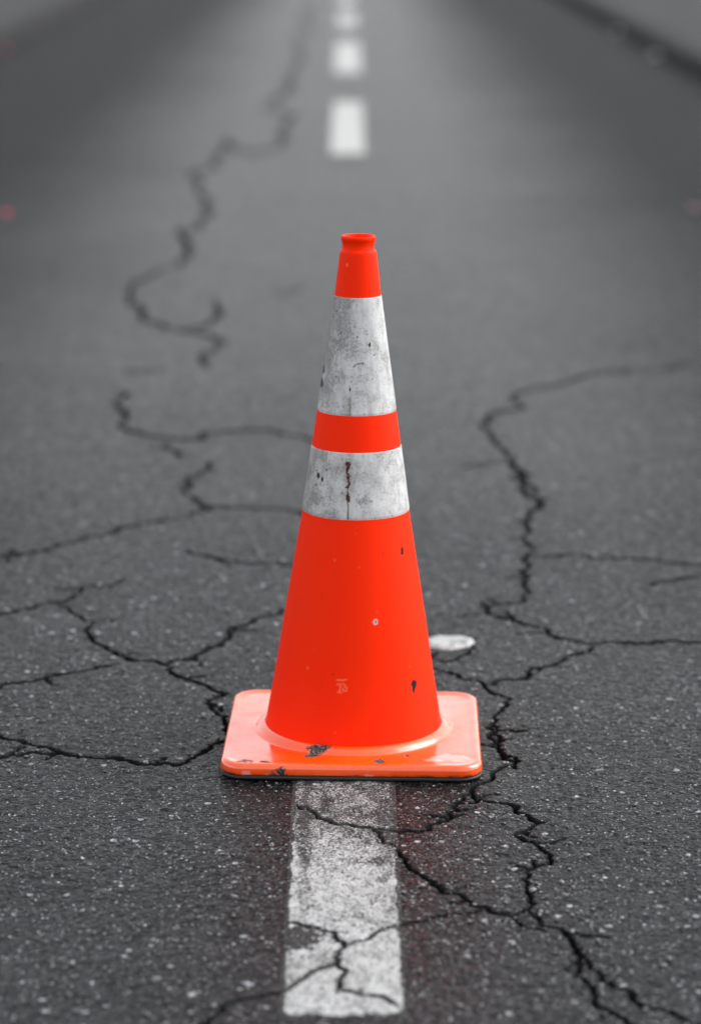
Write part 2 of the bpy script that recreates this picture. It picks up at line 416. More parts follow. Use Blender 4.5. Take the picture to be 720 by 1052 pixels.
def axis_y():
    pre = np.array([-30, -15, -8, -4, -2, -1, 0, 0.8, 1.4, 1.8, 2.1, 2.3, 2.45, 2.55])
    fine = np.arange(2.6, 5.0, 0.0023)
    y = fine[-1]; out = []; s = 0.0023
    while y < 30:
        s = min(s * 1.008, 0.06); y += s; out.append(y)
    while y < 420:
        s *= 1.25; y += s; out.append(y)
    return np.concatenate([pre, fine, out])


X, Y = axis_x(), axis_y()
NX, NY = len(X), len(Y)
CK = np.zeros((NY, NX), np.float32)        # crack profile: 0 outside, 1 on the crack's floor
SOIL_SHADE = np.zeros((NY, NX), np.float32)      # dirt in a crack, and shade painted over its walls and lips
RIM = np.zeros((NY, NX), np.float32)       # crumbled shoulder round a crack


def roughen(pts, r):
    """Splits a polyline by midpoint displacement into a jagged crack line."""
    pts = [np.array(p, float) for p in pts]
    for level in range(5):
        new = [pts[0]]
        for a, b in zip(pts[:-1], pts[1:]):
            L = np.hypot(*(b - a)[:2]); m = (a + b) / 2
            scale = 0.5 * (a[2] + b[2])
            if L > scale * 0.9:
                d = r.normal() * min(L * 0.13, scale * 0.9)
                d *= 1.0 if m[1] < 7 else 0.45
                n = np.array([-(b - a)[1], (b - a)[0]]) / max(L, 1e-9)
                m[:2] += n * d
                m[2] = scale * np.clip(1 + r.normal() * 0.15, 0.6, 1.5)
                new.append(m)
            new.append(b)
        pts = new
    return np.array(pts)


def carve(a, b, k):
    """Lowers the profile along the segment a-b."""
    wmax = max(a[2], b[2])
    pad = wmax * 2.2 + 0.004
    i0, i1 = np.searchsorted(X, [min(a[0], b[0]) - pad, max(a[0], b[0]) + pad])
    j0, j1 = np.searchsorted(Y, [min(a[1], b[1]) - pad, max(a[1], b[1]) + pad])
    if i1 <= i0 or j1 <= j0: return
    gx, gy = np.meshgrid(X[i0:i1], Y[j0:j1])
    d = b[:2] - a[:2]; L2 = max(d @ d, 1e-12)
    t = np.clip(((gx - a[0]) * d[0] + (gy - a[1]) * d[1]) / L2, 0, 1)
    dist = np.hypot(gx - a[0] - t * d[0], gy - a[1] - t * d[1])
    hw = (a[2] + (b[2] - a[2]) * t) * 0.5
    jit = 0.82 + 0.36 * vnoise(gx * 120, gy * 120, 3)
    q = dist / (hw * jit)
    CELL = 0.0016 / hw
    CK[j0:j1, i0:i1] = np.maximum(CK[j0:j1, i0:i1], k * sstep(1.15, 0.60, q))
    SOIL_SHADE[j0:j1, i0:i1] = np.maximum(SOIL_SHADE[j0:j1, i0:i1], k * sstep(1.65 + 2 * CELL, 1.05 + 0.5 * CELL, q))
    RIM[j0:j1, i0:i1] = np.maximum(RIM[j0:j1, i0:i1], sstep(3.0, 0.8, q))


cr = np.random.default_rng(5)
for pl in CRACKS:
    pl = np.array(pl, float)
    sg = np.diff(pl[:, :2], axis=0); al = abs(sg[:, 0]) / np.maximum(np.hypot(sg[:, 0], sg[:, 1]), 1e-9)
    al = np.concatenate([[al[0]], (al[1:] + al[:-1]) / 2, [al[-1]]])
    pl[:, 2] *= 0.85 + 1.35 * al                   # cracks across the road gape wider
    P = roughen(pl, cr)
    P[:, 2] = np.maximum(P[:, 2] * CRACK_W, 0.0034)
    # tapering ends
    n = len(P); s = np.minimum(np.arange(n), n - 1 - np.arange(n)) / max(3, n * 0.08)
    P[:, 2] *= 0.45 + 0.55 * np.clip(s, 0, 1)
    for a, b in zip(P[:-1], P[1:]): carve(a, b, float(np.interp(a[1], [6, 10, 20], [1.0, 0.62, 0.42])))
    # hair cracks that leave the main line
    for q in range(int(n / 26)):
        k = cr.integers(1, n - 1); a = P[k].copy()
        if a[1] > 6.5 or (abs(a[0]) < 0.10 and a[1] < 3.56): continue
        ang = cr.uniform(0, 2 * math.pi); L = cr.uniform(0.015, 0.05)
        b = np.array([a[0] + L * math.cos(ang), a[1] + L * math.sin(ang), 0.004])
        a[2] = 0.006
        Q = roughen([a, b], cr)
        for u, v in zip(Q[:-1], Q[1:]): carve(u, v, 0.6)

GX, GY = np.meshgrid(X, Y)
near = sstep(9.0, 6.0, GY)
DEPTH = np.clip(0.015 + 0.003 * (GY - 4), 0.013, 0.050)
Z = (fbm(GX * 1.7, GY * 1.7, 1, 3) - 0.5) * 0.006
Z += near * ((fbm(GX * 95, GY * 95, 2, 3) - 0.5) * 0.0022 + (vnoise(GX * 330, GY * 330, 8) - 0.5) * 0.0010)
Z -= CK * DEPTH
Z -= RIM * near * (0.0004 + 0.003 * sstep(0.45, 0.8, fbm(GX * 55, GY * 55, 14, 2)))
pad = sstep(0.26, 0.20, np.maximum(abs(GX - CONE[0]), abs(GY - CONE[1])))
Z = Z * (1 - pad * (Z > 0)) - 0.0006 * pad
Z += -0.010 * sstep(0.6, 2.3, abs(GX))     # slight camber


def grid_mesh(name, j0, j1, i0, i1, lift=0.0, keep=None):
    nx, ny = i1 - i0, j1 - j0
    co = np.stack([GX[j0:j1, i0:i1].ravel(), GY[j0:j1, i0:i1].ravel(), (Z[j0:j1, i0:i1] + lift).ravel()], -1)
    a = (np.arange(ny - 1)[:, None] * nx + np.arange(nx - 1)[None, :]).ravel()
    q = np.stack([a, a + 1, a + nx + 1, a + nx], -1)
    return mesh_quads(name, co, q)


me = grid_mesh('road', 0, NY, 0, NX)
attr(me, 'soil_shade', SOIL_SHADE.ravel())
road = link('road', me, M_ASPHALT)
tag(road, 'grey cracked asphalt road with pale stones showing in its worn surface', kind='structure')

# ------------------------------------------------------------------ lane dashes
i0, i1 = np.searchsorted(X, [-0.068, 0.073])
j0, j1 = np.searchsorted(Y, [2.768, 4.55])
me = grid_mesh('lane_dash', j0, j1, i0, i1, 0.0006)
gx, gy = GX[j0:j1, i0:i1], GY[j0:j1, i0:i1]
edge = np.minimum(gx + 0.0645, 0.0690 - gx) + (fbm(gx * 70, gy * 70, 21, 3) - 0.5) * 0.007
endd = (gy - 2.782) + (fbm(gx * 40, gy * 40, 23, 3) - 0.5) * 0.030 - 0.10 * np.maximum(gx - 0.030, 0)
wear = sstep(0.003, -0.001, edge) + sstep(0.006, -0.004, endd)
wear += 0.95 * sstep(0.05, 0.5, CK[j0:j1, i0:i1]) + 0.25 * SOIL_SHADE[j0:j1, i0:i1] + 0.10 * RIM[j0:j1, i0:i1] * fbm(gx * 60, gy * 60, 31, 2)
ch = np.hypot((gx + 0.0520) / 0.026, (gy - 3.005) / 0.045) + (fbm(gx * 120, gy * 120, 25, 3) - 0.5) * 1.9
wear += 1.2 * sstep(1.0, 0.75, ch)
wear += 0.16 * sstep(3.15, 3.45, gy)
wear += 0.14 * sstep(0.030, 0.014, gx + 0.064) * sstep(3.00, 3.25, gy) * sstep(0.003, 0.02, gx + 0.0645)
wear += 0.07 * sstep(0.030, 0.012, 0.066 - gx) * sstep(3.10, 3.30, gy)
wear += 0.10 * sstep(0.52, 0.75, fbm(gx * 22, gy * 12, 27, 3))
wear += 0.02
wear += 0.09 * sstep(0.56, 0.70, fbm(gx * 45, gy * 30, 29, 4)) * sstep(3.0, 3.2, gy)
attr(me, 'wear', np.clip(wear, 0, 1.3).ravel())
attr(me, 'soil_shade', sstep(0.05, 0.5, CK[j0:j1, i0:i1]).ravel())
d = link('lane_dash', me, M_PAINT)
tag(d, 'worn and cracked white lane dash running out from under the cone base', 'road marking', 'white dashes of the centre line')

for (ya, yb, xa, xb, lab) in (
        (12.22, 15.22, -0.066, 0.094, 'white lane dash just above the tip of the cone'),
        (17.45, 20.85, -0.074, 0.100, 'blurred white lane dash second beyond the tip of the cone'),
        (22.90, 25.40, -0.070, 0.098, 'small blurred white lane dash third beyond the tip of the cone'),
        (27.60, 30.60, -0.074, 0.096, 'faint white lane dash farthest up the road')):
    a0, a1 = np.searchsorted(X, [xa, xb]); b0, b1 = np.searchsorted(Y, [ya, yb])
    xs = X[a0:a1:6]; ys = Y[b0:b1]
    ix = np.arange(a0, a1, 6); jy = np.arange(b0, b1)
    sx, sy = np.meshgrid(X[ix], Y[jy]); sz = Z[np.ix_(jy, ix)] + CK[np.ix_(jy, ix)] * DEPTH[np.ix_(jy, ix)] + 0.004
    nx, ny = len(ix), len(jy)
    # ragged outline: nudge the outermost points
    sx = sx + np.where(np.arange(nx)[None, :] == 0, 1, 0) * (rng.random((ny, 1)) - .5) * 0.012 \
            + np.where(np.arange(nx)[None, :] == nx - 1, 1, 0) * (rng.random((ny, 1)) - .5) * 0.012
    a = (np.arange(ny - 1)[:, None] * nx + np.arange(nx - 1)[None, :]).ravel()
    me = mesh_quads('lane_dash', np.stack([sx.ravel(), sy.ravel(), sz.ravel()], -1), np.stack([a, a + 1, a + nx + 1, a + nx], -1))
    tag(link('lane_dash', me, M_FAR), lab, 'road marking', 'white dashes of the centre line')


# ------------------------------------------------------------------ kerbs, pavements, land
def strip(name, prof, ys, mat, label):
    """A profile in x-z swept along y."""
    co = []; q = []
    n = len(prof)
    for k, y in enumerate(ys):
        for x, z in prof:
            j = (math.sin(y * 1.9) + math.sin(y * 0.83 + 1)) * 0.006
            co.append((x + j, y, z))
    for k in range(len(ys) - 1):
        for i in range(n - 1):
            q.append((k * n + i, k * n + i + 1, (k + 1) * n + i + 1, (k + 1) * n + i))
    o = link(name, mesh_quads(name, np.array(co), np.array(q), False), mat)
    return tag(o, label, kind='structure')


ys = list(np.arange(-6, 60, 0.5)) + list(np.arange(60, 421, 20))
for s, xk, side in ((-1, XL, 'left'), (1, XR, 'right')):
    strip('kerb', [(xk - s * 0.03, -0.03), (xk - s * 0.012, 0.004), (xk + s * 0.008, 0.070), (xk + s * 0.022, 0.092), (xk + s * 0.045, 0.100), (xk + s * 0.16, 0.102)][::-s or 1],
          ys, M_KERB, 'dark low kerb along the %s edge of the road' % side)
    strip('pavement', [(xk + s * 0.155, 0.094), (xk + s * 1.0, 0.104), (xk + s * 2.6, 0.098), (xk + s * 2.62, -0.05)][::-s or 1],
          ys, M_PAVE, 'plain grey pavement beyond the %s kerb' % side)
gs = 700.0
me = mesh_quads('ground', np.array([(-gs, -gs, -0.08), (gs, -gs, -0.08), (gs, gs, -0.08), (-gs, gs, -0.08)]), np.array([(0, 1, 2, 3)]))
tag(link('ground', me, M_EARTH), 'flat open land reaching to the horizon on both sides', kind='structure')

# ------------------------------------------------------------------ traffic cone
cone = bpy.data.objects.new('traffic_cone', None); col.objects.link(cone)
cone.location = (CONE[0], CONE[1], 0.0)
tag(cone, 'orange traffic cone with two dirty white bands on a square base', 'traffic cone')
cone.empty_display_size = 0.2

YAW = R(-1.3)
LEAN = 0.0030 / 0.70                        # the cone leans a touch to its right
prof = np.array([(0.0180, .1268), (0.0240, .1262), (0.0290, .1255), (0.0338, .1247), (0.0380, .1239), (0.0440, .1228),
                 (0.105, .1122), (0.1748, .1015), (0.255, .0884), (0.3356, .0752), (0.385, .0685), (0.4343, .0616),
                 (0.4852, .0542), (0.56, .0434), (0.640, .0321), (0.690, .0264), (0.7005, .0251), (0.7030, .0244), (0.7045, .0228),
       (0.7072, .0221), (0.7105, .0217), (0.7138, .0220), (0.7165, .0227), (0.7192, .0236), (0.7216, .0237), (0.7234, .0231), (0.7242, .0219),
       (0.7236, .0198), (0.7220, .0184), (0.7185, .0178), (0.700, .0215), (0.56, .0400), (0.30, .0765)])


def smooth_profile(pr, step):
    seg = np.hypot(np.diff(pr[:, 0]), np.diff(pr[:, 1])); s = np.concatenate([[0], np.cumsum(seg)])
    t = np.arange(0, s[-1], step)
    return np.stack([np.interp(t, s, pr[:, 0]), np.interp(t, s, pr[:, 1])], -1)


def lathe(name, pr, mat, parent, nseg=320):
    th = np.arange(nseg) / nseg * 2 * math.pi
    n = len(pr)
    z = np.repeat(pr[:, 0], nseg); r = np.repeat(pr[:, 1], nseg); t = np.tile(th, n)
    # barely out of round, as a moulded and knocked-about cone is
    r = r * (1 + 0.0022 * np.sin(2 * t + 0.7 + z * 5) + 0.0012 * np.sin(3 * t + z * 9))
    co = np.stack([r * np.sin(t) + LEAN * z, -r * np.cos(t), z], -1)
    a = (np.arange(n - 1)[:, None] * nseg + np.arange(nseg)[None, :]).ravel()
    b = (np.arange(n - 1)[:, None] * nseg + ((np.arange(nseg) + 1) % nseg)[None, :]).ravel()
    me = mesh_quads(name, co, np.stack([a, b, b + nseg, a + nseg], -1))
    return link(name, me, mat, parent), co


fine_prof = smooth_profile(prof, 0.0013)
body, bc = lathe('cone_body', fine_prof, M_CONE, cone)
front = bc[:, 1] < 0
bx, bz = bc[:, 0], bc[:, 2]
on_out = (np.arange(len(bc)) // 320) < np.argmax(fine_prof[:, 0])


def blob(x, z, cx, cz, rx, rz, jag=0.8, seed=0, freq=260, soft=0.25):
    d = np.hypot((x - cx) / rx, (z - cz) / rz) + (fbm(x * freq, z * freq, seed, 3) - 0.5) * jag
    return sstep(1.0 + soft * .5, 1.0 - soft * .5, d)


def stroke(x, z, pts, w, jag=0.5, seed=0):
    m = np.zeros_like(x)
    for (ax, az), (bx_, bz_) in zip(pts[:-1], pts[1:]):
        dx, dz = bx_ - ax, bz_ - az
        t = np.clip(((x - ax) * dx + (z - az) * dz) / max(dx * dx + dz * dz, 1e-12), 0, 1)
        d = np.hypot(x - ax - t * dx, z - az - t * dz) / w + (fbm(x * 300, z * 300, seed, 2) - 0.5) * jag
        m = np.maximum(m, sstep(1.2, 0.7, d))
    return m


F = front * on_out
chip = (blob(bx, bz, 0.0838, 0.1050, 0.0030, 0.0095, 0.9, 41) + blob(bx, bz, 0.0832, 0.1085, 0.0042, 0.0050, 0.9, 45)
        + 0.55 * blob(bx, bz, 0.0893, 0.0810, 0.0019, 0.0042, 0.9, 42)
        + blob(bx, bz, 0.0655, 0.2920, 0.0021, 0.0062, 0.8, 43)
        + blob(bx, bz, 0.0290, 0.2017, 0.0015, 0.0017, 0.2, 44)
        )
ringm = blob(bx, bz, 0.0290, 0.2017, 0.0036, 0.0039, 0.15, 44) - blob(bx, bz, 0.0290, 0.2017, 0.0015, 0.0017, 0.2, 44)
dg = (-0.0169, 0.1129)
s = 0.0012
mark = lambda *p: [(dg[0] + u * 0.001, dg[1] + v * 0.001) for u, v in p]
pale = (stroke(bx, bz, mark((-7, 9.5), (-1.5, 9.6)), s, .7, 51) + stroke(bx, bz, mark((0.5, 9.7), (6, 10.6)), s, .7, 52)
        + stroke(bx, bz, mark((-6.5, 3.5), (-3.5, 5), (-1.2, 1), (-1.5, -4), (-5.5, -7), (-1, -7.5)), s, .8, 53)
        + stroke(bx, bz, mark((1, 5), (5, 3), (6, -2), (5.5, -5.5), (2, -5), (1.5, -2)), s, .8, 54)) * 0.55
pale = pale + 0.45 * blob(bx, bz, -0.0642, 0.1337, 0.0016, 0.0022, .5, 55) + 0.5 * blob(bx, bz, -0.0122, 0.6863, 0.0016, 0.0024, .5, 56)
# small nicks all round the cone
nr = np.random.default_rng(3)
for k in range(46):
    a = nr.uniform(0, 2 * math.pi); zz = nr.uniform(0.05, 0.33)
    rr = np.interp(zz, prof[:18, 0], prof[:18, 1]); px, py = rr * math.sin(a), -rr * math.cos(a)
    dd = np.sqrt((bc[:, 0] - px) ** 2 + (bc[:, 1] - py) ** 2 + ((bc[:, 2] - zz) / nr.uniform(1, 3)) ** 2)
    m = sstep(1.4, 0.6, dd / nr.uniform(0.0006, 0.0012))
    if nr.random() < 0.35: chip = chip + m * 0.5
    else: pale = pale + m * 0.35
attr(body.data, 'chip', np.clip(chip * np.where(bz < 0.05, front, F), 0, 1))
attr(body.data, 'ring', np.clip(ringm * F, 0, 1))
attr(body.data, 'pale', np.clip(pale * on_out, 0, 1))

pr_out = prof[prof[:, 0].argsort(kind='stable')]
po = prof[5:16]
for name, z0, z1, lab in (('reflective_band', 0.4825, 0.6421, 'taller grimy white upper band'), ('reflective_band', 0.3412, 0.4336, 'white lower band with a rust streak')):
    zz = np.arange(z0, z1, 0.0011)
    rr = np.interp(zz, po[:, 0], po[:, 1])
    e = np.minimum(zz - z0, z1 - zz)
    rr = rr + np.where(e < 0.0012, 0.0001, 0.0007)
    sl, sc_ = lathe(name, np.stack([zz, rr], -1), M_SLEEVE, cone, 300)
    sx, sz, fr = sc_[:, 0], sc_[:, 2], sc_[:, 1] < 0
    ang = np.arctan2(sx, -sc_[:, 1])
    seam = np.abs(sx - (-0.0095 + 0.008 * (sz - 0.38)))
    if z0 < 0.4:
        rust = (blob(sx, sz, -0.0096, 0.4170, 0.0036, 0.0042, .8, 61) + stroke(sx, sz, [(-0.0096, .414), (-0.0115, .406), (-0.0075, .402), (-0.0098, .396), (-0.0078, .391), (-0.0105, .386)], 0.0017, 2.0, 62)
                + stroke(sx, sz, [(-0.0112, .408), (-0.0105, .398)], 0.0012, .9, 66)
                + blob(sx, sz, -0.0094, 0.3715, 0.0026, 0.0060, 1.1, 63) + stroke(sx, sz, [(-0.0095, .385), (-0.0098, .366), (-0.0090, .342)], 0.0009, .6, 64)
                + 0.25 * sstep(0.010, 0.002, seam) * sstep(0.36, 0.375, sz) * fbm(sx * 200, sz * 200, 65, 3))
        chp = (blob(sx, sz, -0.0505, 0.3970, 0.0022, 0.0040, .6, 71) + blob(sx, sz, -0.0450, 0.3935, 0.0016, 0.0030, .6, 72) + .6 * blob(sx, sz, -0.0535, 0.3835, 0.0018, 0.0026, .8, 73)
               + .7 * blob(sx, sz, -0.0390, 0.4070, 0.0012, 0.0016, .8, 77) + .6 * blob(sx, sz, -0.0180, 0.378, 0.0012, 0.0014, .8, 78) + .6 * blob(sx, sz, 0.0230, 0.366, 0.0014, 0.0018, .8, 79))
        stn = (.8 * blob(sx, sz, 0.0073, 0.3668, 0.0075, 0.0050, 1.3, 74) + .7 * blob(sx, sz, 0.0165, 0.3690, 0.0042, 0.0062, 1.3, 75) + .7 * blob(sx, sz, -0.0500, 0.3640, 0.010, 0.007, 1.3, 76))
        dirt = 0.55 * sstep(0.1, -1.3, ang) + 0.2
    else:
        rust = (blob(sx, sz, -0.0074, 0.5185, 0.0012, 0.0030, .5, 81) + .5 * blob(sx, sz, -0.0055, 0.5294, 0.0010, 0.0022, .5, 82)
                + 0.3 * stroke(sx, sz, [(-0.0072, .508), (-0.0078, .500), (-0.0070, .493), (-0.0074, .484)], 0.0010, 2.2, 83) + 0.3 * sstep(0.006, 0.001, seam) * sstep(.52, .50, sz))
        chp = (blob(sx, sz, 0.0189, 0.5790, 0.0017, 0.0026, .8, 84) + stroke(sx, sz, [(0.0196, .582), (0.0186, .5755)], 0.0007, .4, 85)
               + .8 * stroke(sx, sz, [(-0.0029, .5492), (0.0000, .5520), (0.0030, .5534), (0.0095, .5540)], 0.0008, .4, 86) + .8 * blob(sx, sz, 0.0098, 0.5540, 0.0010, 0.0020, .4, 87)
               + .7 * blob(sx, sz, -0.0205, .5939, .0012, .0018, .6, 88)
               + .9 * blob(sx, sz, -0.0470, .5220, .0030, .0060, .8, 89) + .8 * blob(sx, sz, -0.0440, .5400, .0020, .0050, .8, 90))
        stn = (.5 * blob(sx, sz, 0.0285, 0.5760, 0.0040, 0.0050, 1.3, 91) + .5 * blob(sx, sz, -0.0300, .5830, .0060, .0050, 1.3, 92) + .45 * stroke(sx, sz, [(-0.0215, .620), (-0.0210, .570)], 0.0016, 1.2, 93))
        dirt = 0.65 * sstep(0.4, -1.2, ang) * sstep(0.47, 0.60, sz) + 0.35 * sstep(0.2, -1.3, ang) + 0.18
    attr(sl.data, 'rust', np.clip(rust * fr, 0, 1)); attr(sl.data, 'chip', np.clip(chp * fr, 0, 1))
    attr(sl.data, 'stain', np.clip(stn * fr, 0, 1)); attr(sl.data, 'dirt', dirt)
    sl['label'] = lab


def rounded_square(half, rad, n):
    """n points round a rounded square, evenly spread, starting at the front."""
    pts = []
    for cx, cy, a0 in ((1, -1, -90), (1, 1, 0), (-1, 1, 90), (-1, -1, 180)):
        for k in range(41):
            a = R(a0 + 90 * k / 40)
            pts.append((cx * (half - rad) + rad * math.cos(a), cy * (half - rad) + rad * math.sin(a)))
    pts.append(pts[0]); p = np.array(pts)
    s = np.concatenate([[0], np.cumsum(np.hypot(*np.diff(p, axis=0).T))])
    t = np.arange(n) / n * s[-1]
    return np.stack([np.interp(t, s, p[:, 0]), np.interp(t, s, p[:, 1])], -1)


def plate(name, rings, mat, parent, n=880):
    """Rings of (half size, corner radius, z, roundness 0..1 towards a circle)."""
    co = []
    for half, rad, z, rnd in rings:
        p = rounded_square(half, rad, n)
        a = np.arctan2(p[:, 1], p[:, 0]); c = np.stack([half * np.cos(a), half * np.sin(a)], -1)
        p = p * (1 - rnd) + c * rnd
        co.append(np.column_stack([p, np.full(n, z)]))
    co = np.concatenate(co); m = len(rings)
    cz, sz = math.cos(YAW), math.sin(YAW)
    co = np.column_stack([co[:, 0] * cz - co[:, 1] * sz, co[:, 0] * sz + co[:, 1] * cz, co[:, 2]])
    a = (np.arange(m - 1)[:, None] * n + np.arange(n)[None, :]).ravel()
    b = (np.arange(m - 1)[:, None] * n + ((np.arange(n) + 1) % n)[None, :]).ravel()
    return link(name, mesh_quads(name, co, np.stack([a, b, b + n, a + n], -1)), mat, parent), co


H = 0.1795
rp = [(H - 0.004, .030, 0.0064, 0), (H - 0.0015, .032, 0.0066, 0), (H - 0.0004, .033, 0.0080, 0), (H, .034, 0.0105, 0), (H, .034, 0.0150, 0), (H - 0.0006, .034, 0.0185, 0),
      (H - 0.0022, .033, 0.0210, 0), (H - 0.0046, .032, 0.0224, 0), (H - 0.0072, .031, 0.0227, 0), (H - 0.0096, .030, 0.0221, 0),
      (H - 0.0125, .028, 0.0212, 0), (H - 0.0160, .026, 0.0208, 0)]
sd = np.linspace(0, 1, 26)[1:]
for t in sd:
    rp.append(((H - 0.016) * (1 - t) + 0.1418 * t, .026 + .05 * t, 0.0208 + 0.0018 * t, t ** 0.7))
rp += [(0.1400, .09, 0.0232, 1), (0.1386, .09, 0.0242, 1), (0.1370, .09, 0.0258, 1), (0.1352, .09, 0.0275, 1), (0.1332, .09, 0.0290, 1), (0.1310, .09, 0.0303, 1),
       (0.1290, .09, 0.0313, 1), (0.1275, .09, 0.0319, 1), (0.1262, .09, 0.0322, 1), (0.1250, .09, 0.0318, 1), (0.1235, .09, 0.0290, 1)]
pl, pc = plate('base_plate', rp, M_PLATE, cone)
px, py, pzz = pc.T
top = pzz > 0.0195
chip = (blob(px, py, -0.059, -0.135, 0.0095, 0.0065, 1.3, 101, 190) + blob(px, py, -0.045, -0.1215, 0.0200, 0.0070, 1.2, 102, 190) + blob(px, py, -0.052, -0.1285, 0.0110, 0.0080, 1.2, 122, 190)
        + blob(px, py, 0.0345, -0.1560, 0.0075, 0.0085, .9, 103) + blob(px, py, 0.073, -0.1335, 0.0036, 0.0050, .8, 104)
        + blob(px, py, -0.1215, -0.1605, 0.0075, 0.0058, .8, 106)) * top
ov = np.hypot((px + 0.1500) / 0.0105, (py + 0.1590) / 0.0085)
chip = chip + top * (1.0 * sstep(0.42, 0.05, abs(ov - 1.0)) * sstep(0.36, 0.46, fbm(px * 120, py * 120, 107, 2)) + 0.85 * blob(px, py, -0.152, -0.159, 0.0065, 0.0045, 1.2, 108))
rimz = (pzz < 0.0205) & (py < -0.15)
chip = chip + rimz * (blob(px, pzz * 1.0, -0.0985, 0.0125, 0.0062, 0.0062, 1.2, 109) + 0.9 * blob(px, pzz, -0.110, 0.0080, 0.0060, 0.0030, 1.0, 110)
                      + 0.8 * (fbm(px * 60, pzz * 60, 111, 2) > 0.60) * sstep(0.0105, 0.0075, pzz))
pale = (0.7 * rimz * (blob(px, pzz, -0.146, 0.0088, 0.006, 0.003, 1.0, 112) + blob(px, pzz, -0.115, 0.0078, 0.005, 0.002, 1, 113) + blob(px, pzz, 0.02, 0.0078, 0.006, 0.0022, 1, 114))
        + top * (0.55 * blob(px, py, 0.130, -0.140, 0.028, 0.014, 1.4, 115, 120) + 0.5 * blob(px, py, 0.110, -0.150, 0.012, 0.006, 1.2, 116)))
mud = top * (0.8 * blob(px, py, -0.135, 0.125, 0.010, 0.012, 1.2, 117) + .55 * blob(px, py, -0.168, 0.02, 0.003, 0.008, 1.0, 118) + .5 * blob(px, py, 0.130, 0.095, 0.020, 0.010, 1.2, 119) + .35 * blob(px, py, 0.140, 0.005, 0.022, 0.007, 1.2, 120) + .3 * blob(px, py, 0.125, -0.07, 0.006, 0.008, 1.2, 121))
attr(pl.data, 'chip', np.clip(chip, 0, 1)); attr(pl.data, 'pale', np.clip(pale, 0, 1)); attr(pl.data, 'mud', np.clip(mud, 0, 1))

hp = 0.1797
rb, rc = plate('rubber_foot', [(hp - 0.02, .03, 0.0004, 0), (hp - 0.004, .033, 0.0002, 0), (hp - 0.001, .034, 0.0010, 0), (hp, .034, 0.0025, 0), (hp - 0.0002, .034, 0.0048, 0),
                               (hp - 0.0012, .034, 0.0060, 0), (hp - 0.006, .032, 0.0062, 0), (hp - 0.03, .03, 0.0061, 0)], M_RUBBER, cone, 320)


# ------------------------------------------------------------------ small things on the road
def road_z(x, y):
    return float(Z[min(np.searchsorted(Y, y), NY - 1), min(np.searchsorted(X, x), NX - 1)])


# white paint blob, an irregular low lump
n, m = 72, 12
co = []
for k in range(m):
    t = k / (m - 1)
    for i in range(n):
        a = 2 * math.pi * i / n
        rad = 0.0350 * (1 + 0.05 * math.sin(2 * a + 1) + 0.05 * math.sin(3 * a + .4) + 0.03 * math.sin(7 * a) + 0.018 * math.sin(13 * a + 2) + 0.012 * math.sin(19 * a))
        rr = rad * (1 - t) if k else rad * 1.0
        z = 0.0045 * (1 - (1 - t) ** 6) if k else -0.002
        z += 0.0012 * math.sin(90 * rr * math.cos(a) + 1) * math.cos(110 * rr * math.sin(a)) * t
        co.append((rr * 1.08 * math.cos(a), rr * 1.16 * math.sin(a), z))
q = [(k * n + i, k * n + (i + 1) % n, (k + 1) * n + (i + 1) % n, (k + 1) * n + i) for k in range(m - 1) for i in range(n)]
b = link('paint_blob', mesh_quads('paint_blob', np.array(co), np.array(q)), M_BLOB)
b.location = (0.1715, 4.273, road_z(0.1715, 4.273) + 0.0010)
tag(b, 'round white blob of dried paint on the asphalt behind the cone base', 'paint blob')


def petal(x, y, size, rot, mat, label, z=0.004, name='petal', cat='petal', curl=0.45):
    nu, nv = 9, 12
    co = []
    for side in (0, 1):
        for j in range(nv):
            v = j / (nv - 1)
            w = math.sin(math.pi * min(1, v * 0.92 + 0.05)) ** 0.7 * (0.5 + 0.25 * v)
            for i in range(nu):
                u = (i / (nu - 1) - 0.5) * 2
                zz = curl * (0.5 * u * u * w + 0.55 * (v - 0.35) ** 2) + 0.05 * math.sin(9 * v + 3 * u)
                co.append((u * w * size * 0.5, (v - 0.5) * size, zz * size - side * 0.0008))
    q = []
    k = nu * nv
    for j in range(nv - 1):
        for i in range(nu - 1):
            p = j * nu + i
            q.append((p, p + 1, p + nu + 1, p + nu)); q.append((k + p, k + p + nu, k + p + nu + 1, k + p + 1))
    for j in range(nv - 1):
        for i in (0, nu - 1):
            p = j * nu + i; q.append((p, p + nu, k + p + nu, k + p))
    o = link(name, mesh_quads(name, np.array(co), np.array(q)), mat)
    o.location = (x, y, z); o.rotation_euler = (R(12), R(-8), rot)
    return tag(o, label, cat, 'small scraps lying along the road edges')


petal(-2.395, 19.6, 0.065, 0.5, M_PINK, 'bright pink petal at the foot of the far kerb', 0.010)
petal(-1.225, 10.00, 0.034, 0.2, M_PINK, 'deep pink petal lying alone on the dark road margin', 0.004)
petal(1.300, 10.25, 0.045, 1.1, M_PALEPINK, 'faded greyish pink petal on the road margin', 0.004)
petal(2.150, 19.3, 0.10, 1.3, M_SCRAP, 'larger pale paper scrap lying in the gutter', 0.006, 'paper_scrap', 'litter', 0.25)
petal(2.165, 22.3, 0.085, 0.7, M_SCRAP, 'smaller pale paper scrap farther along the gutter', 0.006, 'paper_scrap', 'litter', 0.25)

